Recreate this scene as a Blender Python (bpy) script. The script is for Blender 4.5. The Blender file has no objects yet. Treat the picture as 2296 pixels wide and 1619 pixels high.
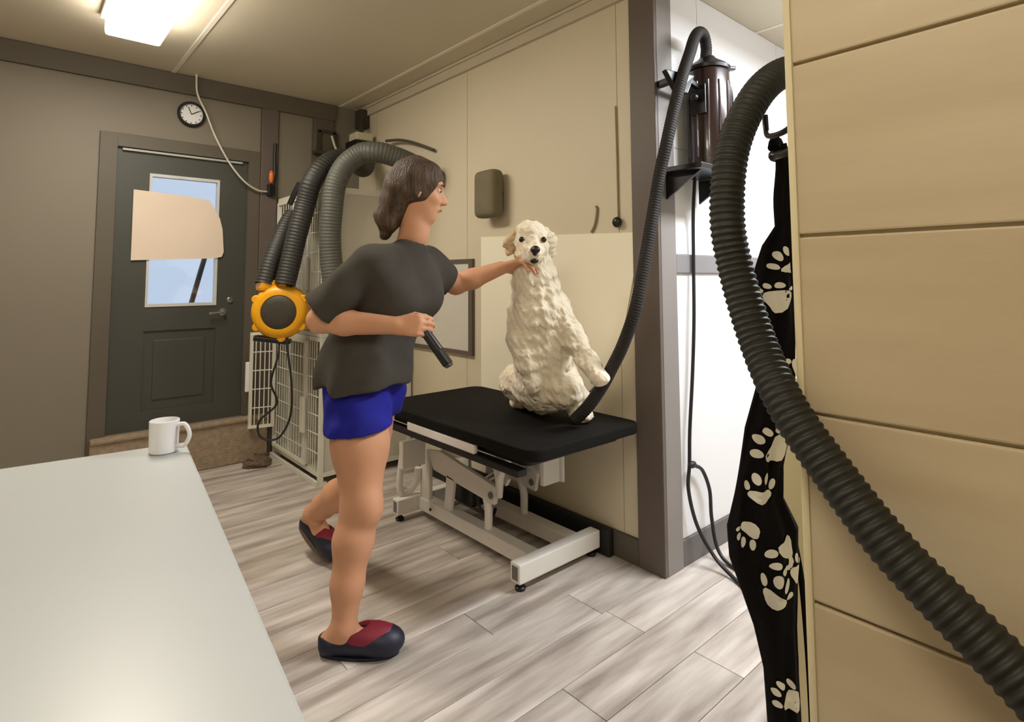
import bpy, bmesh, math, random
import numpy as np
from mathutils import Vector, Matrix

random.seed(7); rng = np.random.default_rng(7)
S = bpy.context.scene
COL = S.collection

# ------------------------------------------------------------------ camera
cam_d = bpy.data.cameras.new('camera'); cam = bpy.data.objects.new('camera', cam_d); COL.objects.link(cam)
YAW, PITCH, ROLL, FPX = math.radians(41.27), math.radians(4.03), math.radians(-0.25), 1285.0
_f = Vector((math.sin(YAW)*math.cos(PITCH), math.cos(YAW)*math.cos(PITCH), math.sin(PITCH)))
_r = Vector((math.cos(YAW), -math.sin(YAW), 0)); _u = _r.cross(_f)
_r2 = _r*math.cos(ROLL)+_u*math.sin(ROLL); _u2 = -_r*math.sin(ROLL)+_u*math.cos(ROLL)
cam.matrix_world = Matrix(((_r2.x, _u2.x, -_f.x, 0), (_r2.y, _u2.y, -_f.y, 0), (_r2.z, _u2.z, -_f.z, 1.30), (0, 0, 0, 1)))
cam_d.sensor_width = 36; cam_d.lens = FPX/2296*36; cam_d.shift_y = -275.5/2296
cam_d.clip_start = 0.02
S.camera = cam

# ------------------------------------------------------------------ world, exposure
W = bpy.data.worlds.new('sky'); S.world = W; W.use_nodes = True
bg = W.node_tree.nodes['Background']; bg.inputs[0].default_value = (0.68, 0.80, 1.0, 1); bg.inputs[1].default_value = 0.95
S.view_settings.view_transform = 'Standard'; S.view_settings.look = 'None'
S.view_settings.gamma = 1; S.view_settings.use_curve_mapping = False
S.view_settings.exposure = -0.12
LAMP_WARM, LAMP_COOL, LAMP_FILL = 24.0, 92.0, 8.0        # watts of the ceiling lamps, the last one an added fill
WARM, COOL = (1.0, 0.92, 0.79), (0.92, 0.95, 1.0)

# ------------------------------------------------------------------ materials
def lin(c):
    return tuple((v/255/12.92 if v/255 <= .04045 else ((v/255+.055)/1.055)**2.4) for v in c)
MATS = {}
def mat(name, rgb, rough=.6, metal=0, var=.12, scale=6, bump=0, bscale=60, stretch=None, rgb2=None, spec=.5, randv=0, sss=0, emit=None, trans=0, coat=0):
    if name in MATS: return MATS[name]
    m = bpy.data.materials.new(name); m.use_nodes = True
    nt = m.node_tree; N = nt.nodes; L = nt.links; b = N['Principled BSDF']
    c = lin(rgb); c2 = lin(rgb2) if rgb2 else tuple(v*(1-var) for v in c)
    tc = N.new('ShaderNodeTexCoord'); mp = N.new('ShaderNodeMapping')
    L.new(tc.outputs['Object'], mp.inputs[0])
    if stretch: mp.inputs['Scale'].default_value = stretch
    if randv:
        oi = N.new('ShaderNodeObjectInfo'); mu = N.new('ShaderNodeVectorMath'); mu.operation = 'ADD'
        sc = N.new('ShaderNodeMath'); sc.operation = 'MULTIPLY'; sc.inputs[1].default_value = 37
        L.new(oi.outputs['Random'], sc.inputs[0]); L.new(mp.outputs[0], mu.inputs[0]); L.new(sc.outputs[0], mu.inputs[1]); vec = mu.outputs[0]
    else: vec = mp.outputs[0]
    nz = N.new('ShaderNodeTexNoise'); nz.inputs['Scale'].default_value = scale; nz.inputs['Detail'].default_value = 5
    L.new(vec, nz.inputs['Vector'])
    rp = N.new('ShaderNodeValToRGB'); rp.color_ramp.elements[0].position = .32; rp.color_ramp.elements[1].position = .68
    rp.color_ramp.elements[0].color = (*c2, 1); rp.color_ramp.elements[1].color = (*c, 1)
    L.new(nz.outputs[0], rp.inputs[0]); col = rp.outputs[0]
    if randv:
        hs = N.new('ShaderNodeHueSaturation'); mr = N.new('ShaderNodeMapRange')
        mr.inputs[3].default_value = 1-randv; mr.inputs[4].default_value = 1+randv
        L.new(oi.outputs['Random'], mr.inputs[0]); L.new(mr.outputs[0], hs.inputs['Value']); L.new(col, hs.inputs['Color']); col = hs.outputs[0]
    L.new(col, b.inputs['Base Color'])
    b.inputs['Roughness'].default_value = rough; b.inputs['Metallic'].default_value = metal
    b.inputs['Specular IOR Level'].default_value = spec
    if sss:
        b.inputs['Subsurface Weight'].default_value = sss; b.inputs['Subsurface Radius'].default_value = (.02, .008, .004)
    if trans:
        b.inputs['Transmission Weight'].default_value = trans; b.inputs['IOR'].default_value = 1.1
    if coat: b.inputs['Coat Weight'].default_value = coat
    if bump:
        n2 = N.new('ShaderNodeTexNoise'); n2.inputs['Scale'].default_value = bscale; n2.inputs['Detail'].default_value = 4
        L.new(vec, n2.inputs['Vector'])
        bp = N.new('ShaderNodeBump'); bp.inputs['Strength'].default_value = bump; bp.inputs['Distance'].default_value = .01
        L.new(n2.outputs[0], bp.inputs['Height']); L.new(bp.outputs[0], b.inputs['Normal'])
    if emit:
        b.inputs['Emission Color'].default_value = (*emit[0], 1); b.inputs['Emission Strength'].default_value = emit[1]
    MATS[name] = m
    return m
def glass(name, tint=(1, 1, 1)):
    m = bpy.data.materials.new(name); m.use_nodes = True; N = m.node_tree.nodes; L = m.node_tree.links
    N.remove(N['Principled BSDF']); out = N['Material Output']
    t = N.new('ShaderNodeBsdfTransparent'); t.inputs[0].default_value = (*tint, 1)
    g = N.new('ShaderNodeBsdfGlossy'); g.inputs['Roughness'].default_value = .05
    x = N.new('ShaderNodeMixShader'); x.inputs[0].default_value = .06
    L.new(t.outputs[0], x.inputs[1]); L.new(g.outputs[0], x.inputs[2]); L.new(x.outputs[0], out.inputs[0])
    return m

M_floorbase = mat('floor_joint', (120, 108, 96), .8)
M_plank = mat('floor_plank', (212, 203, 194), .45, var=.2, scale=2.2, stretch=(.9, 7, 7), rgb2=(148, 136, 126), bump=.12, bscale=9, randv=.09)
M_ceil = mat('ceiling_paint', (212, 202, 180), .7, var=.04, scale=1.5)
M_seam = mat('ceiling_seam', (236, 228, 212), .6, var=.03)
M_cream = mat('cream_panel', (214, 203, 177), .55, var=.05, scale=1.4, bump=.03, bscale=20)
M_greywall = mat('taupe_panel', (126, 118, 104), .6, var=.05, scale=1.4)
M_trim = mat('grey_trim', (100, 89, 82), .5, var=.08, scale=3)
M_trimd = mat('dark_taupe_trim', (92, 84, 72), .55, var=.08, scale=3)
M_crown = mat('crown_paint', (196, 184, 160), .55, var=.05, scale=3)
M_white = mat('white_panel', (236, 236, 238), .45, var=.03, scale=1.2)
M_door = mat('door_charcoal', (68, 69, 62), .5, var=.08, scale=3)
M_glass = glass('window_glass', (.97, .99, 1))
M_metal = mat('satin_nickel', (196, 196, 190), .28, 1, var=.05)
M_paper = mat('cream_paper', (226, 208, 190), .8, var=.04, scale=4)
M_carpet = mat('tan_carpet', (168, 148, 124), .95, var=.25, scale=30, bump=.8, bscale=120)
M_tan = mat('tan_woodgrain', (204, 187, 154), .5, var=.1, scale=2.0, stretch=(4, .7, 5), rgb2=(191, 171, 138), bump=.05, bscale=12, randv=.03)
M_creambd = mat('cream_board', (226, 212, 172), .55, var=.06, scale=3)
M_black = mat('black_rubber', (20, 19, 17), .6, var=.25, scale=14, bump=.1, bscale=150)
M_blackp = mat('black_plastic', (18, 17, 18), .35, var=.2, scale=8)
M_tabletop = mat('black_ribbed_rubber', (13, 11, 8), .8, var=.3, scale=20, bump=.25, bscale=200, spec=.2)
M_wmetal = mat('white_powdercoat', (232, 228, 220), .38, var=.05, scale=5)
M_wire = mat('white_wire_coat', (224, 221, 206), .45, var=.05, scale=5)
M_cratep = mat('crate_panel', (206, 201, 186), .5, var=.06, scale=3)
M_yellow = mat('yellow_plastic', (236, 166, 14), .38, var=.12, scale=6)
M_grille = mat('grille_grey', (62, 56, 46), .55, var=.2, scale=30)
M_duct = mat('grey_duct', (82, 82, 74), .55, var=.12, scale=8)
M_ductd = mat('dark_duct', (44, 43, 38), .55, var=.15, scale=8)
M_hose = mat('olive_black_hose', (36, 35, 27), .6, var=.15, scale=10)
M_dhose = mat('brown_black_hose', (24, 16, 14), .7, var=.15, scale=10)
M_tank = mat('dark_brown_enamel', (44, 26, 24), .22, var=.15, scale=6, coat=.4)
M_cable = mat('black_cable', (22, 21, 26), .5)
M_wcable = mat('white_cable', (214, 206, 192), .5)
M_orange = mat('orange_lamp_tip', (236, 120, 52), .4)
M_skin = mat('skin', (212, 156, 120), .62, var=.08, scale=9, sss=.12)
M_shirt = mat('charcoal_tshirt', (74, 70, 64), .95, var=.15, scale=12, bump=.35, bscale=11, spec=.2)
M_shorts = mat('royal_blue_shorts', (12, 16, 150), .85, var=.3, scale=9, bump=.3, bscale=16)
M_hair = mat('brown_hair', (92, 66, 40), .6, var=.5, scale=22, stretch=(3, 3, .35), bump=.9, bscale=45, rgb2=(48, 34, 22))
M_shoe = mat('navy_clog', (28, 30, 52), .5, var=.2, scale=10)
M_shoer = mat('crimson_clog_top', (140, 30, 52), .55, var=.2, scale=14)
M_sole = mat('brown_sole', (98, 82, 64), .7, var=.2, scale=12)
M_fur = mat('cream_fur', (240, 228, 204), .95, var=.1, scale=10, bump=.7, bscale=55, stretch=(1, 1, .5))
M_fur2 = mat('tan_ear_fur', (218, 192, 160), .95, var=.15, scale=10, bump=.6, bscale=55)
M_nose = mat('dog_nose', (34, 24, 18), .35)
M_eye = mat('dark_eye', (22, 15, 12), .12)
M_lip = mat('lip', (176, 98, 86), .5)
M_brow = mat('brow', (70, 48, 30), .8)
M_apron = mat('black_apron_cloth', (15, 12, 12), .95, var=.3, scale=12, bump=.5, bscale=26, spec=.15)
M_paw = mat('ivory_paw_print', (222, 216, 200), .8, var=.08, scale=20)
M_counter = mat('pale_grey_laminate', (188, 192, 192), .32, var=.04, scale=1.6)
M_cabinet = mat('grey_cabinet', (150, 152, 148), .5)
M_lamp = mat('lamp_diffuser', (255, 250, 240), .5, emit=((1, .92, .79), 17))
M_lampc = mat('lamp_diffuser_cool', (255, 255, 255), .5, emit=((.95, .97, 1), 7))
M_fbeige = mat('fixture_cream', (206, 200, 170), .5)
M_dark = mat('fixture_dark', (58, 54, 42), .6)
M_olive = mat('fixture_olive', (116, 108, 84), .8)
M_furclump = mat('brown_fur_clump', (126, 104, 84), .95, var=.4, scale=40, bump=1, bscale=90)

# ------------------------------------------------------------------ mesh helpers
ORG = {}
class MB:
    def __init__(s): s.v = []; s.f = []
    def add(s, v, f):
        o = len(s.v); s.v += [tuple(map(float, p)) for p in v]; s.f += [tuple(i+o for i in q) for q in f]; return s
    def box(s, x0, x1, y0, y1, z0, z1):
        v = [(x, y, z) for z in (z0, z1) for y in (y0, y1) for x in (x0, x1)]
        return s.add(v, [(0, 2, 3, 1), (4, 5, 7, 6), (0, 1, 5, 4), (2, 6, 7, 3), (0, 4, 6, 2), (1, 3, 7, 5)])
    def bar(s, a, b, w, h, up=(0, 0, 1)):                 # rectangular bar from a to b
        a = Vector(a); b = Vector(b); d = (b-a).normalized(); up = Vector(up)
        if abs(d.dot(up)) > .98: up = Vector((0, 1, 0))
        r = d.cross(up).normalized(); u = r.cross(d)
        v = [p+r*(i*w/2)+u*(j*h/2) for p in (a, b) for j in (-1, 1) for i in (-1, 1)]
        return s.add(v, [(0, 1, 3, 2), (4, 6, 7, 5), (0, 4, 5, 1), (2, 3, 7, 6), (0, 2, 6, 4), (1, 5, 7, 3)])
    def prism(s, poly, off):
        n = len(poly); off = Vector(off); v = [Vector(p) for p in poly]; v += [p+off for p in v]
        return s.add(v, [tuple(range(n))[::-1], tuple(range(n, 2*n))]+[(i, (i+1) % n, n+(i+1) % n, n+i) for i in range(n)])
    def tube(s, pts, r, n=10, cap=True, rf=None):
        P = [Vector(p) for p in pts]; k = len(P); T = []
        for i in range(k): T.append((P[min(i+1, k-1)]-P[max(i-1, 0)]).normalized())
        ref = Vector((0, 0, 1)) if abs(T[0].z) < .9 else Vector((1, 0, 0))
        u = (ref-T[0]*ref.dot(T[0])).normalized(); V = []
        for i in range(k):
            u = (u-T[i]*u.dot(T[i])).normalized(); w = T[i].cross(u)
            rr = rf(i/(k-1)) if rf else (r[i] if isinstance(r, (list, tuple)) else r)
            for j in range(n):
                a = 2*math.pi*j/n; V.append(P[i]+u*(math.cos(a)*rr)+w*(math.sin(a)*rr))
        F = [(i*n+j, i*n+(j+1) % n, (i+1)*n+(j+1) % n, (i+1)*n+j) for i in range(k-1) for j in range(n)]
        if cap: F += [tuple(range(n))[::-1], tuple((k-1)*n+j for j in range(n))]
        return s.add(V, F)
    def lathe(s, c, axis, prof, n=28):                     # prof: (distance along axis, radius)
        ax = Vector(axis).normalized(); ref = Vector((0, 0, 1)) if abs(ax.z) < .9 else Vector((1, 0, 0))
        u = (ref-ax*ref.dot(ax)).normalized(); w = ax.cross(u); c = Vector(c); V = []
        for h, r in prof:
            for j in range(n):
                a = 2*math.pi*j/n; V.append(c+ax*h+(u*math.cos(a)+w*math.sin(a))*r)
        k = len(prof)
        F = [(i*n+j, i*n+(j+1) % n, (i+1)*n+(j+1) % n, (i+1)*n+j) for i in range(k-1) for j in range(n)]
        F += [tuple(range(n))[::-1], tuple((k-1)*n+j for j in range(n))]
        return s.add(V, F)
    def ell(s, c, rad, n=16, m=10, R=None):
        c = Vector(c); V = []; F = []
        for i in range(m+1):
            t = math.pi*i/m
            for j in range(n):
                a = 2*math.pi*j/n
                p = Vector((rad[0]*math.sin(t)*math.cos(a), rad[1]*math.sin(t)*math.sin(a), rad[2]*math.cos(t)))
                V.append(c+((R @ p) if R else p))
        for i in range(m):
            for j in range(n): F.append((i*n+j, (i+1)*n+j, (i+1)*n+(j+1) % n, i*n+(j+1) % n))
        return s.add(V, F)
    def build(s, name, m, parent=None, bevel=0, smooth=False, loc=None, seg=2):
        v = np.array(s.v, float)
        if parent is not None: o = ORG[parent.name]
        elif loc is not None: o = Vector(loc)
        else:
            lo = v.min(0); hi = v.max(0); o = Vector(((lo[0]+hi[0])/2, (lo[1]+hi[1])/2, lo[2]))
        me = bpy.data.meshes.new(name); me.from_pydata((v-np.array(o)).tolist(), [], s.f)
        bm = bmesh.new(); bm.from_mesh(me)
        bmesh.ops.remove_doubles(bm, verts=bm.verts, dist=1e-6)
        bmesh.ops.recalc_face_normals(bm, faces=bm.faces)
        if bevel:
            ed = [e for e in bm.edges if len(e.link_faces) == 2 and e.calc_face_angle(0) > .6]
            bmesh.ops.bevel(bm, geom=ed, offset=bevel, segments=seg, affect='EDGES', profile=.6)
        if smooth:
            for f in bm.faces: f.smooth = True
            for e in bm.edges:
                if len(e.link_faces) == 2 and e.calc_face_angle(0) > .7: e.smooth = False
        bm.to_mesh(me); bm.free(); me.materials.append(m)
        ob = bpy.data.objects.new(name, me); COL.objects.link(ob)
        if parent is not None: ob.parent = parent
        else: ob.location = o
        ORG[ob.name] = o
        return ob
def thing(name, label, cat, loc, group=None):
    o = bpy.data.objects.new(name, None); COL.objects.link(o); o.location = loc; o.empty_display_size = .1
    ORG[o.name] = Vector(loc); o['label'] = label; o['category'] = cat
    if group: o['group'] = group
    return o
def tag(o, label, cat, group=None):
    o['label'] = label; o['category'] = cat
    if group: o['group'] = group
    return o
def struct(o, label=None):
    o['kind'] = 'structure'
    if label: o['label'] = label
    return o
def spline(P, n=8):
    P = [Vector(p) for p in P]; out = []
    for i in range(len(P)-1):
        a = P[i-1] if i else P[0]*2-P[1]; b, c = P[i], P[i+1]; d = P[i+2] if i+2 < len(P) else P[-1]*2-P[-2]
        for k in range(n):
            t = k/n; out.append(.5*((2*b)+(c-a)*t+(2*a-5*b+4*c-d)*t*t+(-a+3*b-3*c+d)*t**3))
    out.append(P[-1]); return out
def resample(P, step):
    L = [0]
    for i in range(1, len(P)): L.append(L[-1]+(P[i]-P[i-1]).length)
    n = max(2, int(L[-1]/step)); out = []; j = 0
    for i in range(n+1):
        d = L[-1]*i/n
        while j < len(P)-2 and L[j+1] < d: j += 1
        t = (d-L[j])/max(1e-9, L[j+1]-L[j]); out.append(P[j].lerp(P[j+1], t))
    return out, L[-1]
def ribbed(P, r, amp, pitch, n=20, per=5, grow=None):
    pts, L = resample(spline(P, 14), pitch/per)
    k = len(pts)
    return MB().tube(pts, 0, n, True, lambda t: (r*(grow(t) if grow else 1))+amp*math.cos(2*math.pi*t*L/pitch))
def rrect(x0, x1, y0, y1, r, z, n=6):
    P = []
    for cx, cy, a0 in ((x1-r, y1-r, 0), (x0+r, y1-r, 90), (x0+r, y0+r, 180), (x1-r, y0+r, 270)):
        for k in range(n+1):
            a = math.radians(a0+90*k/n); P.append((cx+r*math.cos(a), cy+r*math.sin(a), z))
    return P

# ------------------------------------------------------------------ signed-distance bodies
class SDF:
    def __init__(s, lo, hi, h):
        s.lo = np.array(lo, float); s.h = h; s.n = np.ceil((np.array(hi)-s.lo)/h).astype(int)+1
        s.F = np.full(s.n, .3, np.float32)
    def _win(s, lo, hi):
        a = np.maximum(0, np.floor((lo-s.lo)/s.h).astype(int)); b = np.minimum(s.n, np.ceil((hi-s.lo)/s.h).astype(int)+1)
        sl = tuple(slice(i, j) for i, j in zip(a, b))
        ax = [(s.lo[d]+s.h*np.arange(a[d], b[d])).astype(np.float32) for d in range(3)]
        return sl, ax[0][:, None, None], ax[1][None, :, None], ax[2][None, None, :]
    def _mix(s, sl, d, k, op):
        a = s.F[sl]
        if op == 'sub': d = -d; h = np.clip(.5+.5*(d-a)/k, 0, 1); s.F[sl] = a*(1-h)+d*h+k*h*(1-h); return
        h = np.clip(.5+.5*(a-d)/k, 0, 1); s.F[sl] = a*(1-h)+d*h-k*h*(1-h)
    def cap(s, p, r, q, r2=None, k=.02, op='add'):
        p = np.array(p, float); q = np.array(q, float); r2 = r if r2 is None else r2; m = max(r, r2)+k+.03
        sl, X, Y, Z = s._win(np.minimum(p, q)-m, np.maximum(p, q)+m)
        d = q-p; dd = max(1e-9, d@d)
        t = np.clip(((X-p[0])*d[0]+(Y-p[1])*d[1]+(Z-p[2])*d[2])/dd, 0, 1)
        D = np.sqrt((X-p[0]-t*d[0])**2+(Y-p[1]-t*d[1])**2+(Z-p[2]-t*d[2])**2)-(r+(r2-r)*t)
        s._mix(sl, D, k, op); return s
    def chain(s, pts, rs, k=.02):
        for i in range(len(pts)-1): s.cap(pts[i], rs[i], pts[i+1], rs[i+1], k)
        return s
    def ell(s, c, rad, R=None, k=.02, op='add'):
        c = np.array(c, float); rad = np.array(rad, float); m = rad.max()+k+.03
        sl, X, Y, Z = s._win(c-m, c+m); R = np.eye(3) if R is None else np.array(R)   # rows = local axes
        x, y, z = X-c[0], Y-c[1], Z-c[2]
        u = [R[i][0]*x+R[i][1]*y+R[i][2]*z for i in range(3)]
        k0 = np.sqrt((u[0]/rad[0])**2+(u[1]/rad[1])**2+(u[2]/rad[2])**2)
        k1 = np.sqrt((u[0]/rad[0]**2)**2+(u[1]/rad[1]**2)**2+(u[2]/rad[2]**2)**2)+1e-6
        s._mix(sl, (k0*(k0-1)/k1).astype(np.float32), k, op); return s
    def grid(s):
        return [(s.lo[d]+s.h*np.arange(s.n[d])).astype(np.float32).reshape([-1 if i == d else 1 for i in range(3)]) for d in range(3)]
    def clip(s, p, n):                                     # keep the side n points away from
        X, Y, Z = s.grid(); n = np.array(n, float); n /= np.linalg.norm(n)
        s.F = np.maximum(s.F, ((X-p[0])*n[0]+(Y-p[1])*n[1]+(Z-p[2])*n[2]).astype(np.float32)); return s
    def noise(s, amp, fr, seed=0):
        X, Y, Z = s.grid(); r = np.random.default_rng(seed); A = np.zeros_like(s.F)
        for i in range(5):
            w = r.normal(size=3)*fr; A += np.sin(X*w[0]+Y*w[1]+Z*w[2]+r.uniform(0, 6.3)).astype(np.float32)
        s.F += (amp/2.2)*A; return s
    def mesh(s, mb=None):
        F = s.F; n = s.n; mb = mb or MB()
        sg = F < 0
        c8 = [sg[i:n[0]-1+i, j:n[1]-1+j, k:n[2]-1+k] for i in (0, 1) for j in (0, 1) for k in (0, 1)]
        al = c8[0].copy(); an = c8[0].copy()
        for c in c8[1:]: al &= c; an |= c
        act = an & ~al; I = np.argwhere(act); idx = np.full(act.shape, -1, np.int64); idx[tuple(I.T)] = np.arange(len(I))
        acc = np.zeros((len(I), 3)); cnt = np.zeros(len(I))
        cor = [np.array((i, j, k)) for i in (0, 1) for j in (0, 1) for k in (0, 1)]
        for a in range(8):
            for b in range(a+1, 8):
                if abs(cor[a]-cor[b]).sum() != 1: continue
                fa = F[tuple((I+cor[a]).T)]; fb = F[tuple((I+cor[b]).T)]; x = (fa < 0) != (fb < 0)
                t = np.where(x, fa/np.where(x, fa-fb, 1), 0)
                acc += np.where(x[:, None], cor[a]+t[:, None]*(cor[b]-cor[a]), 0); cnt += x
        V = s.lo+s.h*(I+acc/cnt[:, None]); Q = []
        for ax in range(3):
            o1, o2 = [d for d in range(3) if d != ax]
            sl0 = [slice(None)]*3; sl1 = [slice(None)]*3; sl0[ax] = slice(0, -1); sl1[ax] = slice(1, None)
            E = np.argwhere(sg[tuple(sl0)] != sg[tuple(sl1)])
            E = E[(E[:, o1] > 0) & (E[:, o2] > 0) & (E[:, o1] < n[o1]-1) & (E[:, o2] < n[o2]-1)]
            e1 = np.zeros(3, int); e1[o1] = 1; e2 = np.zeros(3, int); e2[o2] = 1
            q = np.stack([idx[tuple((E-a).T)] for a in (e1+e2, e2, 0*e1, e1)], 1); Q.append(q)
        Q = np.concatenate(Q)
        s.V, s.Q = V, Q
        return s
    def build(s, name, m, parent=None, loc=None, iters=2):
        s.mesh(); o = ORG[parent.name] if parent is not None else Vector(loc)
        me = bpy.data.meshes.new(name); nv, nq = len(s.V), len(s.Q)
        me.vertices.add(nv); me.vertices.foreach_set('co', (s.V-np.array(o)).astype(np.float32).ravel())
        me.loops.add(nq*4); me.loops.foreach_set('vertex_index', s.Q.astype(np.int32).ravel())
        me.polygons.add(nq); me.polygons.foreach_set('loop_start', np.arange(0, nq*4, 4, dtype=np.int32))
        me.polygons.foreach_set('use_smooth', np.ones(nq, bool))
        me.update(calc_edges=True); me.validate()
        bm = bmesh.new(); bm.from_mesh(me); bmesh.ops.recalc_face_normals(bm, faces=bm.faces)
        for _ in range(iters): bmesh.ops.smooth_vert(bm, verts=bm.verts, factor=.5, use_axis_x=True, use_axis_y=True, use_axis_z=True)
        bm.to_mesh(me); bm.free(); me.materials.append(m)
        ob = bpy.data.objects.new(name, me); COL.objects.link(ob)
        if parent is not None: ob.parent = parent
        else: ob.location = o
        ORG[ob.name] = Vector(o); return ob
def nrm(v): v = np.array(v, float); return v/np.linalg.norm(v)

# ================================================================== THE ROOM
XB, YA, YC, HC = 2.212, 4.483, 1.52, 2.735     # right wall, back wall, alcove wall, ceiling height
XL, XR, YF = -1.7, 4.6, -1.9
# floor with separate planks
fl = struct(MB().box(XL, XR, YF, YA+.1, -.08, -.006).build('floor', M_floorbase, loc=(0, 0, 0)), 'pale grey wood-look plank floor')
PW, PL = .18, 1.2; cache = {}
row = 0; y = YC-11*PW
while y < YA-.01:
    y1 = min(y+PW, YA); xm = XB if (y+PW/2) > YC else XR-.0
    x = XL-random.random()*PL
    while x < xm:
        a, b = max(x, XL), min(x+PL, xm)
        if b-a > .06 and not (a > 3.3 and y < .2) and not (b < -.3 and y < 2.2):
            key = (round(b-a, 3), round(y1-y, 3))
            if key not in cache:
                o = MB().box(-(b-a)/2+.0012, (b-a)/2-.0012, -(y1-y)/2+.0012, (y1-y)/2-.0012, -.006, 0).build('plank', M_plank, parent=fl, bevel=.0012, seg=1)
                cache[key] = o.data
            else:
                o = bpy.data.objects.new('plank', cache[key]); COL.objects.link(o); o.parent = fl
            o.location = ((a+b)/2, (y+y1)/2, 0)
        x += PL
    y += PW; row += 1
ce = struct(MB().box(XL, XR, YF, YA+.1, HC, HC+.1).build('ceiling', M_ceil, loc=(0, 0, HC)), 'cream panelled ceiling')
for xs in (-.42, .80, 2.02, 3.24): MB().box(xs-.012, xs+.012, YF, YA-.02, HC-.004, HC).build('ceiling_seam', M_seam, ce)
# back wall with the door opening
DX0, DX1, DZ0, DZ1 = .50, 1.315, .317, 2.175
wb = struct(MB().box(XL, DX0-.0, YA, YA+.1, 0, HC).box(DX1, XB+.1, YA, YA+.1, 0, HC).box(DX0, DX1, YA, YA+.1, DZ1, HC).box(DX0, DX1, YA, YA+.1, 0, DZ0).build('wall_back', M_greywall, loc=(0, YA, 0)), 'taupe panelled back wall with door')
for a, b in ((-1.7, -.62), (-.6, .40), (1.53, 1.79)): MB().box(a, b, YA-.006, YA, .0 if a > 1 else .12, 2.60).build('wall_panel', M_greywall, wb)
MB().box(.40, 1.395, YA-.006, YA, 2.26, 2.60).build('wall_panel', M_greywall, wb)
struct(MB().box(XL, 1.98, YA-.03, YA, 2.60, HC-.002).build('trim_1', M_trimd, bevel=.004), 'dark taupe header board under ceiling')
struct(MB().box(1.398, 1.52, YA-.028, YA, 0, 2.60).build('trim_2', M_trim, bevel=.004), 'grey batten board beside the door')
struct(MB().box(1.80, 1.965, YA-.028, YA, 0, 2.60).build('trim_3', M_trimd, bevel=.004), 'grey batten board in the back corner')
struct(MB().box(.405, DX0, YA-.02, YA, 0, 2.26).box(DX1, 1.396, YA-.02, YA, 0, 2.26).box(DX0, DX1, YA-.02, YA, DZ1, 2.26).build('trim_4', M_trimd, bevel=.003), 'dark door casing')
# door with window
d1 = struct(MB().box(DX0+.004, .69, YA+.01, YA+.055, DZ0, DZ1-.005).box(1.125, DX1-.004, YA+.01, YA+.055, DZ0, DZ1-.005)
     .box(.69, 1.125, YA+.01, YA+.055, 2.02, DZ1-.005).box(.69, 1.125, YA+.022, YA+.045, DZ0, 1.12).box(.69, 1.125, YA+.01, YA+.055, .96, 1.12)
     .box(.69, 1.125, YA+.01, YA+.055, DZ0, .44).build('door_1', M_door, loc=(.9, YA, DZ0)), 'charcoal grey door with window')
MB().box(.75, 1.065, YA+.014, YA+.03, .50, .90).build('door_panel', M_door, d1, bevel=.008)
MB().box(.69, .705, YA+.004, YA+.05, 1.12, 2.02).box(1.11, 1.125, YA+.004, YA+.05, 1.12, 2.02).box(.705, 1.11, YA+.004, YA+.05, 1.12, 1.14).box(.705, 1.11, YA+.004, YA+.05, 2.0, 2.02).build('window_frame', mat('window_bead', (206, 206, 204), .5), d1)
MB().box(.705, 1.11, YA+.028, YA+.034, 1.14, 2.0).build('pane', M_glass, d1)
MB().box(.53, 1.27, YA-.014, YA+.012, 2.155, 2.168).build('weatherstrip', mat('pale_strip', (178, 180, 172), .4), d1)
kb = MB().lathe((1.17, YA+.01, 1.07), (0, -1, 0), [(0, .026), (.006, .026), (.008, .01), (.045, .01)]).build('door_handle', M_metal, d1, smooth=True)
MB().tube([(1.17, YA-.035, 1.07), (1.13, YA-.04, 1.068), (1.07, YA-.04, 1.062)], .009, 10).build('lever', M_metal, kb, smooth=True)
MB().lathe((1.215, YA+.01, 1.155), (0, -1, 0), [(0, .02), (.012, .02), (.014, .016)]).build('deadbolt', M_metal, d1, smooth=True)
# right wall
wr = struct(MB().box(XB, XB+.08, YC+.08, YA, 0, HC).build('wall_right', M_cream, loc=(XB, YC, 0)), 'cream panelled wall behind grooming table')
for a, b in ((1.645, 1.728), (1.732, 2.95), (2.954, 4.17), (4.174, YA)):
    MB().box(XB-.005, XB, a, b, .118, 2.655).build('wall_panel', M_cream, wr)
struct(MB().box(XB-.03, XB, YC-.02, YA, 2.655, HC-.002).box(XB-.045, XB, YC-.02, YA, 2.715, HC-.002).build('trim_5', M_crown, bevel=.004), 'cream crown board under ceiling')
struct(MB().box(XB-.02, XB, YC-.02, 1.642, 0, 2.655).build('trim_6', M_trim, bevel=.004), 'grey corner board facing the table')
struct(MB().box(XB+.002, 2.335, YC-.02, YC, 0, HC-.002).build('trim_7', mat('grey_trim_b', (136, 130, 126), .5, var=.06), bevel=.004), 'grey corner board facing the alcove')
struct(MB().box(XB-.018, XB, 1.644, YA, 0, .116).build('baseboard_right', M_trimd, bevel=.004), 'dark baseboard below cream wall')
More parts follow.
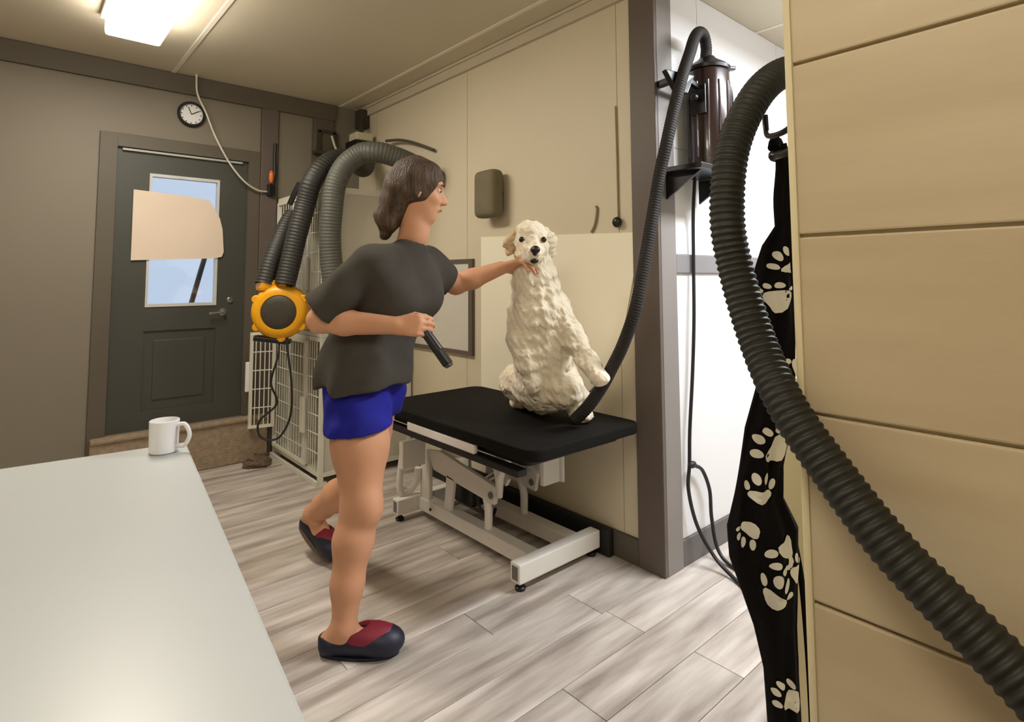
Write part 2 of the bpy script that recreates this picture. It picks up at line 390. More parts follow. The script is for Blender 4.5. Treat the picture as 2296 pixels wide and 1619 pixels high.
# alcove wall with white panels
wc = struct(MB().box(XB, XR, YC, YC+.08, 0, HC).build('wall_alcove', M_white, loc=(XB, YC, 0)), 'white panelled alcove wall')
for a, b in ((2.337, 2.59), (2.594, 3.5), (3.504, XR)): MB().box(a, b, YC-.006, YC, 1.92, HC-.002).build('wall_panel', M_white, wc)
for a, b in ((2.337, 3.46), (3.464, XR)):
    MB().box(a, b, YC-.006, YC, 1.412, 1.916).build('wall_panel', M_white, wc)
    MB().box(a+.006, b-.004, YC-.006, YC, .118, 1.32).build('wall_panel', M_white, wc)
struct(MB().box(2.337, XR, YC-.018, YC, 1.322, 1.41).build('trim_8', M_trim.copy() if False else mat('grey_rail', (130, 127, 128), .5, var=.05), bevel=.004), 'grey chair rail across white wall')
struct(MB().box(2.337, XR, YC-.018, YC, 0, .116).build('baseboard_alcove', mat('grey_base', (104, 100, 99), .5, var=.06), bevel=.004), 'grey baseboard below white panels')
# unseen walls that close the room
struct(MB().box(XL-.1, XL, YF, YA+.1, 0, HC).build('wall_left', M_cream), 'plain cream left wall')
struct(MB().box(XL-.1, XR+.1, YF-.1, YF, 0, HC).build('wall_front', M_cream), 'plain cream wall behind the camera')
struct(MB().box(XR, XR+.1, YF, YC+.08, 0, HC).build('wall_far_right', M_white), 'plain white end wall')
# near partition clad in tan planks
NX, NY = .92, .385
wn = struct(MB().box(NX+.012, NX+.12, YF, NY-.012, 0, HC).build('wall_near', M_creambd, loc=(NX, NY, 0)), 'near partition clad in tan wood-grain planks')
z = .003
edges = [0.003]+[.547-.272+.272*k for k in range(0, 10)]; cuts = [(.385-1.25, .385-.012), (YF, .385-1.254)]
zz = [.003, .003+.0, ]
zb = [.0, .275, .547, .819, 1.095, 1.364, 1.636, 1.908, 2.18, 2.452, HC]
for a, b in zip(zb[:-1], zb[1:]):
    for ya, yb in cuts: MB().box(NX, NX+.012, ya, yb, a+.0025, b-.0025).build('plank', M_tan, wn, bevel=.003)
MB().box(NX-.002, NX+.122, NY-.012, NY, 0, HC).build('edge_trim', M_creambd, wn, bevel=.004)

# ================================================================== LIGHTS IN THE PLACE, PLUS ONE ADDED FILL
def ceiling_lamp(label, x, y, lx, ly, m, watts, col):
    t = thing('ceiling_lamp', label, 'lamp', (x, y, HC-.125))
    MB().box(x-lx/2, x+lx/2, y-ly/2, y+ly/2, HC-.03, HC-.001).build('housing', M_wmetal, t, bevel=.004)
    MB().box(x-lx/2+.02, x+lx/2-.02, y-ly/2+.02, y+ly/2-.02, HC-.125, HC-.03).build('diffuser', m, t, bevel=.02)
    ld = bpy.data.lights.new('lamp_light', 'AREA'); ld.shape = 'RECTANGLE'; ld.size = lx; ld.size_y = ly; ld.energy = watts; ld.color = col
    lo = bpy.data.objects.new('lamp_light', ld); COL.objects.link(lo); lo.parent = t; lo.location = (0, 0, -.012)
ceiling_lamp('long warm ceiling lamp left of the door end of the room', .46, 3.10, .30, 1.2, M_lamp, LAMP_WARM, WARM)
ceiling_lamp('cool white ceiling lamp over the alcove passage', 2.9, .45, 1.2, .30, M_lampc, LAMP_COOL, COOL)
ceiling_lamp('added warm fill lamp behind the camera above counter', -.55, .1, .30, 1.2, M_lamp, LAMP_FILL, WARM)  # unseen lamp added behind the camera as fill light

# ================================================================== BACK OF THE ROOM
tag(MB().box(.42, 1.48, YA-.07, YA-.001, 0, .30).box(.42, 1.48, YA-.085, YA-.001, .285, .315).build('door_step', M_carpet, bevel=.012), 'tan carpeted step below the charcoal door', 'step')
s = SDF((1.25, 4.15, -.01), (1.5, 4.42, .12), .006); s.ell((1.37, 4.28, .015), (.09, .08, .045)).ell((1.42, 4.33, .02), (.05, .05, .04)).noise(.012, 90, 3).clip((0, 0, .0), (0, 0, -1))
tag(s.build('fur_clump', M_furclump, loc=(1.37, 4.28, 0)), 'clump of brown clipped fur on floor by the step', 'fur')
t = thing('round_clock', 'round white clock with black rim above the door', 'clock', (.90, YA-.036, 2.30))
MB().lathe((.92, YA-.007, 2.462), (0, -1, 0), [(0, .085), (.02, .09), (.03, .085), (.03, .072), (.012, .072)]).build('rim', M_blackp, t, smooth=True)
fc = MB().lathe((.92, YA-.012, 2.462), (0, -1, 0), [(0, .072), (.008, .072)]).build('face', M_white, t)
MB().bar((.92, YA-.022, 2.462), (.965, YA-.022, 2.49), .006, .002, (0, 1, 0)).bar((.92, YA-.023, 2.462), (.90, YA-.023, 2.51), .005, .002, (0, 1, 0)).build('clock_hands', M_blackp, fc)
for k in range(12):
    a = k*math.pi/6; MB().bar((.92+.056*math.sin(a), YA-.021, 2.462+.056*math.cos(a)), (.92+.066*math.sin(a), YA-.021, 2.462+.066*math.cos(a)), .005, .002, (0, 1, 0)).build('hour_mark', M_blackp, fc)
pp = [(.60, 1.90), (.90, 1.885), (1.06, 1.865), (1.098, 1.80), (1.13, 1.74), (1.150, 1.66), (1.162, 1.50), (1.15, 1.465), (1.10, 1.452), (.92, 1.446), (.60, 1.43)]
tag(MB().prism([(a, YA-.004, b) for a, b in pp], (0, .003, 0)).build('paper_sheet', M_paper), 'cream paper sheet taped over the door window', 'paper')
tag(MB().tube([(1.42, 5.2, 2.4), (1.195, 5.2, 1.437), (.88, 5.2, .08)], .02, 10).build('leaning_pole', M_duct, smooth=True), 'dark pole leaning outside the door window', 'pole')
struct(MB().box(-3, 4, YA+.1, 9, -.08, .1).build('ground_outside', mat('outdoor_concrete', (170, 170, 168), .9)), 'pale ground outside the door')
tag(MB().tube(spline([(.93, 4.40, HC), (.94, 4.40, 2.60), (1.0, 4.40, 2.47), (1.06, 4.40, 2.32), (1.16, 4.40, 2.14), (1.26, 4.40, 2.02), (1.36, 4.42, 1.965), (1.44, 4.44, 1.96)], 6), .0065, 8).build('hanging_cable', M_wcable, smooth=True), 'white cable sagging from ceiling to the grey batten', 'cable')
t = thing('plug_light', 'small orange-tipped plug with black lead on grey batten', 'plug', (1.465, YA-.06, 1.93))
MB().box(1.44, 1.49, YA-.07, YA-.028, 1.93, 2.02).build('plug_body', M_blackp, t, bevel=.008)
MB().ell((1.463, YA-.06, 2.075), (.018, .016, .05)).build('orange_tip', M_orange, t, smooth=True)
MB().tube(spline([(1.475, YA-.05, 2.0), (1.492, YA-.045, 2.10), (1.49, YA-.04, 2.2), (1.495, YA-.035, 2.34)], 5), .012, 8).build('lead', M_cable, t, smooth=True)
# corner clutter
t = thing('corner_fan', 'cream boxed fan unit on dark bracket in ceiling corner', 'fan', (2.1, 4.25, 2.30))
MB().box(2.02, 2.17, 4.16, 4.30, 2.40, 2.47).build('fan_housing', M_fbeige, t, bevel=.015)
MB().box(2.00, 2.18, 4.13, 4.32, 2.33, 2.40).build('fan_base', M_blackp, t, bevel=.012)
MB().tube([(2.1, 4.24, 2.46), (2.11, 4.26, 2.56), (2.15, 4.35, 2.65)], .018, 8).build('bracket_arm', M_dark, t, smooth=True)
MB().box(2.12, 2.206, 4.30, 4.40, 2.55, 2.70).build('bracket_plate', M_dark, t, bevel=.004)
t = thing('metal_bracket', 'dark open metal bracket on the corner batten', 'bracket', (1.90, YA-.05, 2.26))
MB().bar((1.84, YA-.035, 2.30), (1.84, YA-.035, 2.50), .03, .012, (0, 1, 0)).bar((1.97, YA-.035, 2.30), (1.97, YA-.035, 2.50), .03, .012, (0, 1, 0)).bar((1.83, YA-.035, 2.50), (1.98, YA-.035, 2.50), .012, .025).build('bracket_frame', M_dark, t)
MB().bar((1.78, YA-.07, 2.31), (1.97, YA-.07, 2.31), .07, .025).build('bracket_ledge', M_dark, t, bevel=.004)
tag(MB().tube(spline([(1.88, 4.30, 2.43), (1.872, 4.22, 2.33), (1.83, 4.05, 2.22), (1.75, 3.86, 2.06)], 5), .009, 8).build('white_strap', M_wcable, smooth=True), 'thin white strap dangling beside the arched grey hoses', 'strap')
tag(MB().tube(spline([(2.14, 3.9, 2.36), (2.15, 3.7, 2.33), (2.16, 3.5, 2.27), (2.18, 3.3, 2.19)], 5), .011, 8).build('thin_cable', M_duct, smooth=True), 'grey cable running along cream wall from corner fan', 'cable')

# ------------------------------------------------------------------ wire crates
CX0, CX1, CY0, CY1 = 1.525, 2.19, 3.59, 4.44
def crate(label, z0, z1, low):
    t = thing('dog_crate', label, 'crate', ((CX0+CX1)/2, (CY0+CY1)/2, z0), 'stacked white dog crates')
    w = .028
    fr = MB()
    for x in (CX0, CX1-w):
        for yy in (CY0, CY1-w): fr.box(x, x+w, yy, yy+w, z0, z1)
    for zz_ in (z0+(.05 if low else .002), z1-w):
        for x in (CX0, CX1-w): fr.box(x+.001, x+w-.001, CY0+w, CY1-w, zz_, zz_+w)
        for yy in (CY0, CY1-w): fr.box(CX0+w, CX1-w, yy+.001, yy+w-.001, zz_, zz_+w)
    fr.build('frame', M_wire, t)
    zb_ = z0+(.08 if low else .03)
    MB().box(CX0+w, CX1-w, CY0+.008, CY0+.014, zb_, z1-w).build('side_panel', M_cratep, t)
    MB().box(CX0+w, CX1-w, CY1-.014, CY1-.008, zb_, z1-w).build('side_panel', M_cratep, t)
    MB().box(CX1-.014, CX1-.008, CY0+w, CY1-w, zb_, z1-w).build('back_panel', M_cratep, t)
    MB().box(CX0+.01, CX1-.01, CY0+.015, CY1-.015, zb_-.02, zb_).build('crate_tray', M_cratep, t)
    if not low: MB().box(CX0+.002, CX1-.002, CY0+.002, CY1-.002, z1-.002, z1+.012).build('top_panel', M_wire, t)
    # door frame with its own wire grid
    ya, yb = CY0+.21, CY1-.06
    df = MB(); X = CX0-.012
    for yy in (ya, yb): df.bar((X, yy, zb_+.01), (X, yy, z1-w), .022, .022)
    for zz_ in (zb_+.02, z1-w-.01): df.bar((X, ya, zz_), (X, yb, zz_), .02, .02)
    df.bar((X, (ya+yb)/2, zb_+.02), (X, (ya+yb)/2, z1-w), .012, .016)
    d = df.build('crate_door', M_wire, t)
    g = MB(); n = 12
    for k in range(1, n): g.tube([(X, ya+(yb-ya)*k/n, zb_+.02), (X, ya+(yb-ya)*k/n, z1-w-.01)], .003, 6)
    for k in range(1, 7): g.tube([(X, ya, zb_+(z1-zb_-w)*k/7), (X, yb, zb_+(z1-zb_-w)*k/7)], .0038, 6)
    go = g.build('wire_grid', M_wire, d); go['kind'] = 'stuff'
    g = MB()
    for k in range(1, 5): g.tube([(X+.01, CY0+w+(ya-CY0-w)*k/5, zb_), (X+.01, CY0+w+(ya-CY0-w)*k/5, z1-w)], .003, 6)
    for k in range(1, 7): g.tube([(X+.01, CY0+w, zb_+(z1-zb_-w)*k/7), (X+.01, ya, zb_+(z1-zb_-w)*k/7)], .0038, 6)
    go = g.build('fixed_wire_grid', M_wire, t); go['kind'] = 'stuff'
    MB().box(X-.03, X-.008, ya-.03, ya+.03, z0+.30, z0+.53).build('door_latch', M_wire, d, bevel=.006)
    if low:
        for x in (CX0, CX1-.05):
            for yy in (CY0, CY1-.05): MB().box(x-.001, x+.05, yy-.001, yy+.05, 0, .018).build('foot', M_wire, t)
        MB().box(CX0-.02, CX0-.004, CY0, CY1, .001, .03).build('floor_rail', M_wire, t)
    return t
crate('white wire dog crate standing on the floor beside the door', 0, .925, True)
crate('white wire dog crate stacked on top behind the grey hoses', .926, 1.90, False)
t = thing('open_gate', 'narrow white wire gate hanging open beside the lower crate', 'gate', (1.43, 4.335, .22))
MB().bar((1.485, 4.335, .24), (1.485, 4.335, .92), .02, .02).bar((1.34, 4.375, .24), (1.34, 4.375, .92), .02, .02).bar((1.495, 4.332, .25), (1.33, 4.3752, .25), .018, .02).bar((1.495, 4.332, .91), (1.33, 4.3752, .91), .018, .02).build('gate_frame', M_wire, t)
for k in range(1, 5): MB().tube([(1.485-.145*k/5, 4.335+.04*k/5, .25), (1.485-.145*k/5, 4.335+.04*k/5, .91)], .004, 6).build('wire', M_wire, t)
for k in range(1, 5): MB().tube([(1.485, 4.335, .25+.66*k/5), (1.34, 4.375, .25+.66*k/5)], .004, 6).build('wire', M_wire, t)
MB().box(1.305, 1.33, 4.375, 4.395, .50, .71).build('gate_latch', M_white, t, bevel=.005)

# ------------------------------------------------------------------ yellow blower and ducts
BC = Vector((1.30, 3.69, 1.099))
ax = Vector((-.50, -.86, -.02)).normalized()
t = thing('air_blower', 'yellow round blower hung on the crates, dark intake', 'blower', (1.30, 3.69, .90))
MB().lathe(BC-ax*.09, ax, [(0, .10), (.0, .145), (.03, .170), (.12, .170), (.15, .158), (.165, .134), (.165, .108), (.15, .10)], 40).build('housing', M_yellow, t, smooth=True)
MB().lathe(BC+ax*.04, ax, [(0, .112), (.022, .112), (.034, .10), (.038, .06), (.04, .01)], 32).build('intake_grille', M_grille, t, smooth=True)
side = ax.cross(Vector((0, 0, 1))).normalized()
for a in (-35, 30, 95, 150, 215, 265):
    c = BC-ax*.02+(side*math.cos(math.radians(a))+Vector((0, 0, 1))*math.sin(math.radians(a)))*.160
    MB().lathe(c-ax*.05, ax, [(0, .02), (.0, .026), (.12, .026), (.125, .02)], 14).build('housing_boss', M_yellow, t, smooth=True)
MB().box(BC.x-.13, BC.x+.02, BC.y-.02, BC.y+.10, BC.z+.13, BC.z+.20).build('outlet', M_yellow, t, bevel=.02)
MB().bar(BC+side*.15-Vector((0, 0, .16)), BC-side*.06-Vector((0, 0, .19)), .10, .03).build('base_foot', M_blackp, t, bevel=.008)
MB().tube(spline([BC+ax*.02-Vector((0, 0, .165)), (1.275, 3.65, .83), (1.24, 3.66, .67), (1.275, 3.65, .54), (1.185, 3.69, .44), (1.195, 3.68, .345), (1.28, 3.63, .335), (1.34, 3.60, .46), (1.34, 3.59, .65), (1.325, 3.61, .82), (1.315, 3.63, .925)], 6), .0065, 8).build('power_cord', M_cable, t, smooth=True)
tag(ribbed([(1.30, 3.63, 1.27), (1.335, 3.635, 1.42), (1.37, 3.63, 1.59), (1.415, 3.62, 1.78), (1.445, 3.59, 1.93), (1.53, 3.60, 2.05), (1.66, 3.66, 2.12), (1.80, 3.76, 2.13), (1.95, 3.90, 2.12), (2.06, 4.06, 2.20), (2.09, 4.17, 2.31)], .063, .0013, .021).build('air_duct', M_ductd, smooth=True), 'dark grey ribbed duct arching from blower to corner', 'duct')
tag(ribbed([(1.205, 3.72, 1.27), (1.25, 3.74, 1.41), (1.31, 3.77, 1.55), (1.365, 3.81, 1.665), (1.41, 3.84, 1.74)], .058, .0013, .021, grow=lambda t: 1-.55*max(0, t-.55)).build('air_duct', M_ductd, smooth=True), 'short dark tapered duct at left of yellow blower', 'duct')
tag(ribbed([(2.17, 3.25, 1.98), (2.08, 3.25, 2.02), (1.95, 3.26, 2.07), (1.82, 3.30, 2.11), (1.745, 3.34, 2.12), (1.68, 3.40, 2.11), (1.60, 3.45, 2.03), (1.55, 3.48, 1.90), (1.535, 3.49, 1.74), (1.53, 3.50, 1.58), (1.54, 3.50, 1.42), (1.56, 3.48, 1.20), (1.60, 3.47, .9)], .068, .0013, .021).build('air_duct', M_duct, smooth=True), 'lighter grey ribbed duct looping down behind person', 'duct')
tag(MB().tube(spline([(1.40, 3.86, 1.80), (1.43, 3.84, 1.89), (1.455, 3.83, 1.95)], 5), .02, 8).build('strap_hook', M_blackp, smooth=True), 'small black hook above short tapered duct', 'hook')

# ================================================================== RIGHT WALL ITEMS
t = thing('whiteboard', 'grey framed white board low on the cream wall', 'board', (XB-.02, 3.24, .80))
MB().box(XB-.018, XB-.006, 2.91, 3.55, .845, 1.40).build('board_panel', mat('board_grey', (212, 206, 194), .45, var=.03), t)
MB().box(XB-.028, XB-.006, 2.872, 2.91, .82, 1.425).box(XB-.028, XB-.006, 3.55, 3.58, .82, 1.425).box(XB-.028, XB-.006, 2.91, 3.55, .82, .845).box(XB-.028, XB-.006, 2.91, 3.55, 1.40, 1.425).build('board_frame', M_trim, t)
sp = [(1.648, 1.514), (1.642, 1.33), (1.72, 1.02), (1.86, .80), (2.02, .66), (2.30, .60), (2.80, .60), (2.80, 1.558)]
tag(MB().prism([(XB-.011, a, b) for a, b in sp], (.005, 0, 0)).build('splash_sheet', mat('white_splash_sheet', (248, 240, 218), .4, var=.03, scale=2)), 'white plastic splash sheet on wall behind the dog', 'sheet')
t = thing('rounded_fixture', 'dark rounded fixture on cream wall above the dog', 'fixture', (XB-.06, 2.64, 1.64))
MB().box(XB-.13, XB-.03, 2.545, 2.735, 1.66, 1.945).build('fixture_cover', M_olive, t, bevel=.045, seg=4, smooth=True)
MB().lathe((XB-.006, 2.64, 1.80), (-1, 0, 0), [(0, .05), (.01, .05), (.012, .03), (.06, .03)]).build('mount', M_dark, t, smooth=True)
t = thing('pull_cord', 'thin brown cord with black clip on cream wall', 'cord', (XB-.02, 1.73, 1.54))
MB().tube([(XB-.012, 1.735, 2.14), (XB-.012, 1.731, 1.90), (XB-.012, 1.729, 1.59)], .004, 8).build('cord', mat('brown_cord', (156, 138, 98), .7), t, smooth=True)
MB().ell((XB-.024, 1.728, 1.568), (.018, .026, .026)).build('clip', M_blackp, t, smooth=True)
MB().tube(spline([(XB-.012, 1.90, 1.53), (XB-.012, 1.875, 1.57), (XB-.012, 1.86, 1.64), (XB-.012, 1.868, 1.66)], 4), .006, 8).build('hook_wire', mat('grey_wire', (132, 122, 92), .6), t, smooth=True)
tag(MB().box(2.155, 2.192, 1.78, 3.45, 0, .128).build('rubber_mat_roll', M_black, bevel=.012), 'long black padded box lying along the baseboard', 'box')

# ================================================================== GROOMING TABLE
t = thing('grooming_table', 'white lift grooming table with black rubber top', 'table', (1.9, 2.34, 0))
tp = MB().prism(rrect(1.475, 2.155, 1.575, 2.775, .07, .615), (0, 0, .045)).build('tabletop', M_tabletop, t, bevel=.008)
MB().prism(rrect(1.53, 2.10, 1.66, 2.70, .04, .575), (0, 0, .039)).build('underframe', M_black, t, bevel=.004)
MB().box(1.478, 1.50, 1.93, 2.46, .574, .614).build('edge_tray', M_wmetal, t, bevel=.006)
MB().box(1.480, 1.53, 1.66, 2.74, .545, .573).build('lower_edge_bar', M_black, t, bevel=.006)
BE = .006
for yy, x0, x1 in ((1.83, 1.64, 2.15), (2.78, 1.62, 2.15)):
    f = MB().box(x0, x1, yy, yy+.06, .035, .115).build('foot_beam', M_wmetal, t, bevel=BE)
    for xx in (x0+.03, x1-.03): MB().lathe((xx, yy+.03, 0), (0, 0, 1), [(0, .022), (.012, .024), (.02, .012), (.036, .012)], 16).build('levelling_foot', M_blackp, f, smooth=True)
    for xx in (x0-.001, x1-.004): MB().box(xx, xx+.005, yy+.012, yy+.048, .047, .103).build('end_cap', mat('cap_grey', (120, 116, 110), .5), f)
for xx in (1.75, 2.00): MB().box(xx, xx+.07, 1.891, 2.779, .04, .105).build('base_rail', M_wmetal, t, bevel=BE)
MB().lathe((1.748, 2.66, .072), (-1, 0, 0), [(0, .008), (.004, .008)], 12).build('bolt', M_blackp, t)
# arched struts rising from the rails
for xx, yb, top in ((1.785, 2.215, .33), (2.035, 2.235, .33)):
    MB().tube(spline([(xx, yb, .10), (xx, yb, .20), (xx, yb+.03, .265), (xx, yb+.10, .31), (xx, yb+.20, top)], 6), .02, 12).build('arched_strut', M_wmetal, t, smooth=True)
# side frames with window openings
for xx in (1.765, 2.03):
    fr = MB(); P = lambda y_, z_: (xx, y_, z_)
    fr.prism([P(2.79, .10), P(2.70, .10), P(2.70, .34), P(2.79, .36)], (.022, 0, 0))
    fr.prism([P(2.79, .36), P(2.70, .34), P(2.66, .275), P(2.15, .235), P(2.13, .32), P(2.60, .385)], (.022, 0, 0))
    fr.prism([P(2.56, .10), P(2.50, .10), P(2.47, .27), P(2.54, .28)], (.018, 0, 0))
    fr.build('side_frame', M_wmetal, t, bevel=.003)
    MB().lathe((xx-.001, 2.17, .275), (-1, 0, 0), [(0, .016), (.006, .016)], 14).build('pivot_bolt', mat('cap_grey', (120, 116, 110), .5), t)
# upper lift arms
for xx in (1.80, 2.00):
    MB().bar((xx, 2.62, .36), (xx, 2.05, .52), .025, .05).build('lift_arm', M_wmetal, t, bevel=.004)
    MB().bar((xx+.03, 2.12, .33), (xx+.03, 2.52, .56), .022, .04).build('lift_arm', M_wmetal, t, bevel=.004)
MB().box(1.72, 1.76, 1.90, 2.66, .53, .575).build('top_rail', M_wmetal, t, bevel=.004)
MB().box(2.04, 2.08, 1.90, 2.66, .53, .575).build('top_rail', M_wmetal, t, bevel=.004)
MB().box(1.90, 2.02, 1.95, 1.975, .34, .55).box(2.005, 2.02, 1.93, 2.10, .34, .55).build('support_plate', M_wmetal, t, bevel=.004)
y_ = MB().tube([(1.78, 2.02, .505), (1.78, 2.10, .41), (1.78, 2.125, .36), (1.78, 2.125, .275)], [.014, .017, .022, .015], 12).build('lever_bracket', M_wmetal, t, smooth=True)
MB().tube([(1.78, 2.20, .47), (1.78, 2.14, .40), (1.78, 2.125, .35)], [.016, .02, .02], 12).build('lever_arm', M_wmetal, y_, smooth=True)
MB().box(1.83, 1.96, 2.40, 2.62, .13, .27).build('motor', M_blackp, t, bevel=.015)
MB().tube(spline([(1.86, 2.40, .2), (1.82, 2.34, .23), (1.80, 2.30, .17), (1.84, 2.26, .13), (1.9, 2.3, .14)], 6), .008, 8).build('motor_cable', M_cable, t, smooth=True)
cs = MB().tube([(1.88, 2.36, .26), (1.92, 2.05, .47)], .022, 14).build('actuator', M_metal, t, smooth=True)
# treadle loop at the far end
MB().tube(spline([(1.66, 2.80, .36), (1.655, 2.815, .26), (1.66, 2.83, .15), (1.70, 2.83, .12), (1.745, 2.80, .18), (1.75, 2.79, .26)], 6), .018, 12).build('treadle', M_wmetal, t, smooth=True)
MB().box(1.60, 1.74, 2.70, 2.74, .30, .44).build('far_plate', M_wmetal, t, bevel=.004)

# ================================================================== PERSON
def hand(sd, wrist, d, n, kdir, curls, size=1.0, thumb=(.6, .5)):
    """d: finger direction, n: palm normal (fingers curl towards it), kdir: from little finger to index."""
    d = nrm(d); n = nrm(np.array(n)-np.dot(n, d)*d); k = nrm(np.array(kdir)-np.dot(kdir, d)*d-np.dot(kdir, n)*n); w = np.array(wrist, float)
    L = ((.040, .026, .020), (.046, .030, .022), (.043, .028, .021), (.034, .021, .018))   # index..little
    for i in range(4):
        off = (1.5-i)*.020*size
        base = w+d*(.088-.006*abs(1.2-i))*size+k*off
        sd.cap(w+k*off*.55+d*.01, .017*size, base, .0125*size, .012)
        p = base; a = 0; r = (.0102, .0094, .0086, .0078)
        for j in range(3):
            a += curls[i][j]; q = p+(d*math.cos(a)+n*math.sin(a))*L[i][j]*size*1.05
            rr = r[j]*size*(.88 if i == 3 else 1); sd.cap(p, rr, q, rr*.92, .003); p = q
    t0 = w+d*.028*size+k*.024*size+n*.006; t1 = t0+(d*.6+k*thumb[0]+n*thumb[1]*.5)*.042*size; t2 = t1+(d*.8+k*.05+n*thumb[1])*.034*size; t3 = t2+(d*.7-k*.25+n*thumb[1])*.026*size
    sd.cap(t0, .016*size, t1, .0125*size, .01); sd.cap(t1, .0118*size, t2, .0105*size, .004); sd.cap(t2, .0105*size, t3, .0088*size, .003)

PB = (1.05, 2.15, 0)
person = None
J = dict(Rsh=(1.02, 1.95, 1.345), Rel=(.872, 2.07, 1.15), Rwr=(1.045, 1.812, 1.135), Lsh=(1.325, 2.07, 1.355), Lel=(1.50, 2.09, 1.275), Lwr=(1.63, 1.935, 1.345),
         Rhip=(1.03, 2.09, .87), Rkn=(1.005, 1.985, .475), Ran=(.935, 1.965, .085), Lhip=(1.16, 2.175, .87), Lkn=(1.165, 2.36, .42), Lan=(1.13, 2.715, .20))
fh = nrm((.82, -.52, -.16)); lh = nrm(np.cross((0, 0, 1), fh)); uh = np.cross(fh, lh)     # head frame: forward, left, up
HCn = np.array((1.228, 1.955, 1.648))
RH = np.array([fh, lh, uh])
def Hd(a, b, c): return HCn+fh*a+lh*b+uh*c
def torso(s, inf=0.0):
    s.cap((1.085, 1.985, 1.29), .098+inf, (1.06, 2.075, 1.04), .105+inf, .06)
    s.cap((1.255, 2.045, 1.30), .098+inf, (1.15, 2.135, 1.04), .105+inf, .06)
    s.cap((1.06, 1.965, 1.345), .062+inf, (1.285, 2.055, 1.352), .062+inf, .06)
    s.cap((1.06, 2.085, 1.0), .112+inf, (1.045, 2.10, .90), .115+inf, .06)
    s.cap((1.14, 2.145, 1.0), .112+inf, (1.145, 2.165, .90), .115+inf, .06)
    s.cap((1.15, 1.94, 1.22), .075+inf, (1.24, 1.985, 1.23), .075+inf, .06)
b = SDF((.72, 1.60, -.005), (1.84, 2.92, 1.80), .0055)
torso(b)
b.cap((1.19, 2.01, 1.36), .066, (1.218, 1.975, 1.50), .052, .04).cap((1.218, 1.975, 1.48), .052, Hd(-.02, 0, -.06), .052, .03)
# head
b.ell(Hd(-.012, 0, .025), (.094, .074, .092), RH, .02).ell(Hd(.028, 0, -.045), (.058, .056, .072), RH, .03).ell(Hd(.052, 0, -.095), (.024, .026, .02), RH, .03)
b.cap(Hd(.080, 0, .012), .010, Hd(.103, 0, -.026), .0135, .014).cap(Hd(.092, .012, -.03), .008, Hd(.092, -.012, -.03), .008, .01)
b.ell(Hd(.066, 0, .036), (.022, .055, .012), RH, .02)
for sgn in (-1, 1):
    b.ell(Hd(.078, sgn*.031, .012), (.014, .016, .011), RH, .008, 'sub')
    b.ell(Hd(-.005, sgn*.074, -.005), (.016, .010, .031), RH, .008)
    b.ell(Hd(.058, sgn*.036, -.022), (.022, .02, .02), RH, .02)
b.ell(Hd(.082, 0, -.062), (.012, .024, .006), RH, .008)
# arms and hands
b.chain([J['Rsh'], (.955, 2.005, 1.26), J['Rel']], [.058, .054, .046], .03).chain([J['Rel'], (.93, 1.985, 1.143), J['Rwr']], [.045, .046, .031], .02)
b.chain([J['Lsh'], (1.41, 2.08, 1.315), J['Lel']], [.058, .052, .044], .03).chain([J['Lel'], (1.55, 2.03, 1.30), J['Lwr']], [.043, .044, .031], .02)
TA, TB = np.array((1.094, 1.780, 1.170)), np.array((1.164, 1.680, 1.013))       # axis of the held tool
td = nrm(TB-TA)
hand(b, J['Rwr'], (.56, -.80, .03), (.60, .55, -.25), -td, [(.75, 1.15, .8)]*4, 1.0, (.45, .9))
hand(b, J['Lwr'], (.62, -.72, .25), (-.30, -.10, -.95), (.7, .65, 0), [(.35, .5, .4), (.4, .5, .4), (.45, .55, .4), (.5, .6, .4)], 1.0, (.7, .6))
# legs and feet
b.chain([J['Rhip'], (1.02, 2.03, .68), J['Rkn']], [.108, .098, .07], .05).chain([J['Rkn'], (.975, 1.985, .36), (.95, 1.975, .22), J['Ran']], [.069, .068, .054, .041], .03)
b.ell((1.010, 1.942, .48), (.040, .040, .055), None, .04)
b.chain([J['Ran'], (.95, 1.955, .05), (1.02, 1.89, .04), (1.065, 1.852, .032)], [.040, .036, .032, .026], .02).cap(J['Ran'], .038, (.895, 1.995, .045), .034, .02)
b.chain([J['Lhip'], (1.165, 2.27, .65), J['Lkn']], [.108, .096, .07], .05).chain([J['Lkn'], (1.15, 2.50, .335), (1.14, 2.62, .26), J['Lan']], [.068, .066, .052, .041], .03)
b.chain([J['Lan'], (1.15, 2.67, .12), (1.165, 2.61, .045)], [.040, .036, .028], .02).cap(J['Lan'], .038, (1.125, 2.76, .165), .034, .02)
person = b.build('person', M_skin, loc=PB, iters=2)
tag(person, 'person in charcoal t-shirt and blue shorts gripping the dog, holding brush', 'person')
del b
# shirt
s = SDF((.74, 1.70, .80), (1.56, 2.36, 1.50), .006); torso(s, .020)
s.cap((1.19, 2.01, 1.38), .075, (1.205, 1.995, 1.435), .066, .04)
s.cap((1.05, 2.09, .95), .138, (1.14, 2.155, .95), .138, .06).cap((1.045, 2.095, .90), .140, (1.145, 2.165, .90), .140, .06)
s.clip((1.1, 2.1, .900), (.05, 0, -1))
for ch, rs, cp_, cn_ in (([J['Rsh'], (.955, 2.005, 1.26), (.87, 2.07, 1.165)], [.080, .082, .082], (.885, 2.06, 1.172), (-.60, .48, -.75)), ([J['Lsh'], (1.46, 2.08, 1.29)], [.078, .074], (1.43, 2.07, 1.30), (.92, .05, -.35))):
    q = SDF(s.lo, s.lo+s.h*(s.n-1.5), s.h); q.chain(ch, rs, .04); q.clip(cp_, cn_)
    h_ = np.clip(.5+.5*(s.F-q.F)/.035, 0, 1); s.F = s.F*(1-h_)+q.F*h_-.035*h_*(1-h_)
s.noise(.010, 22, 5)
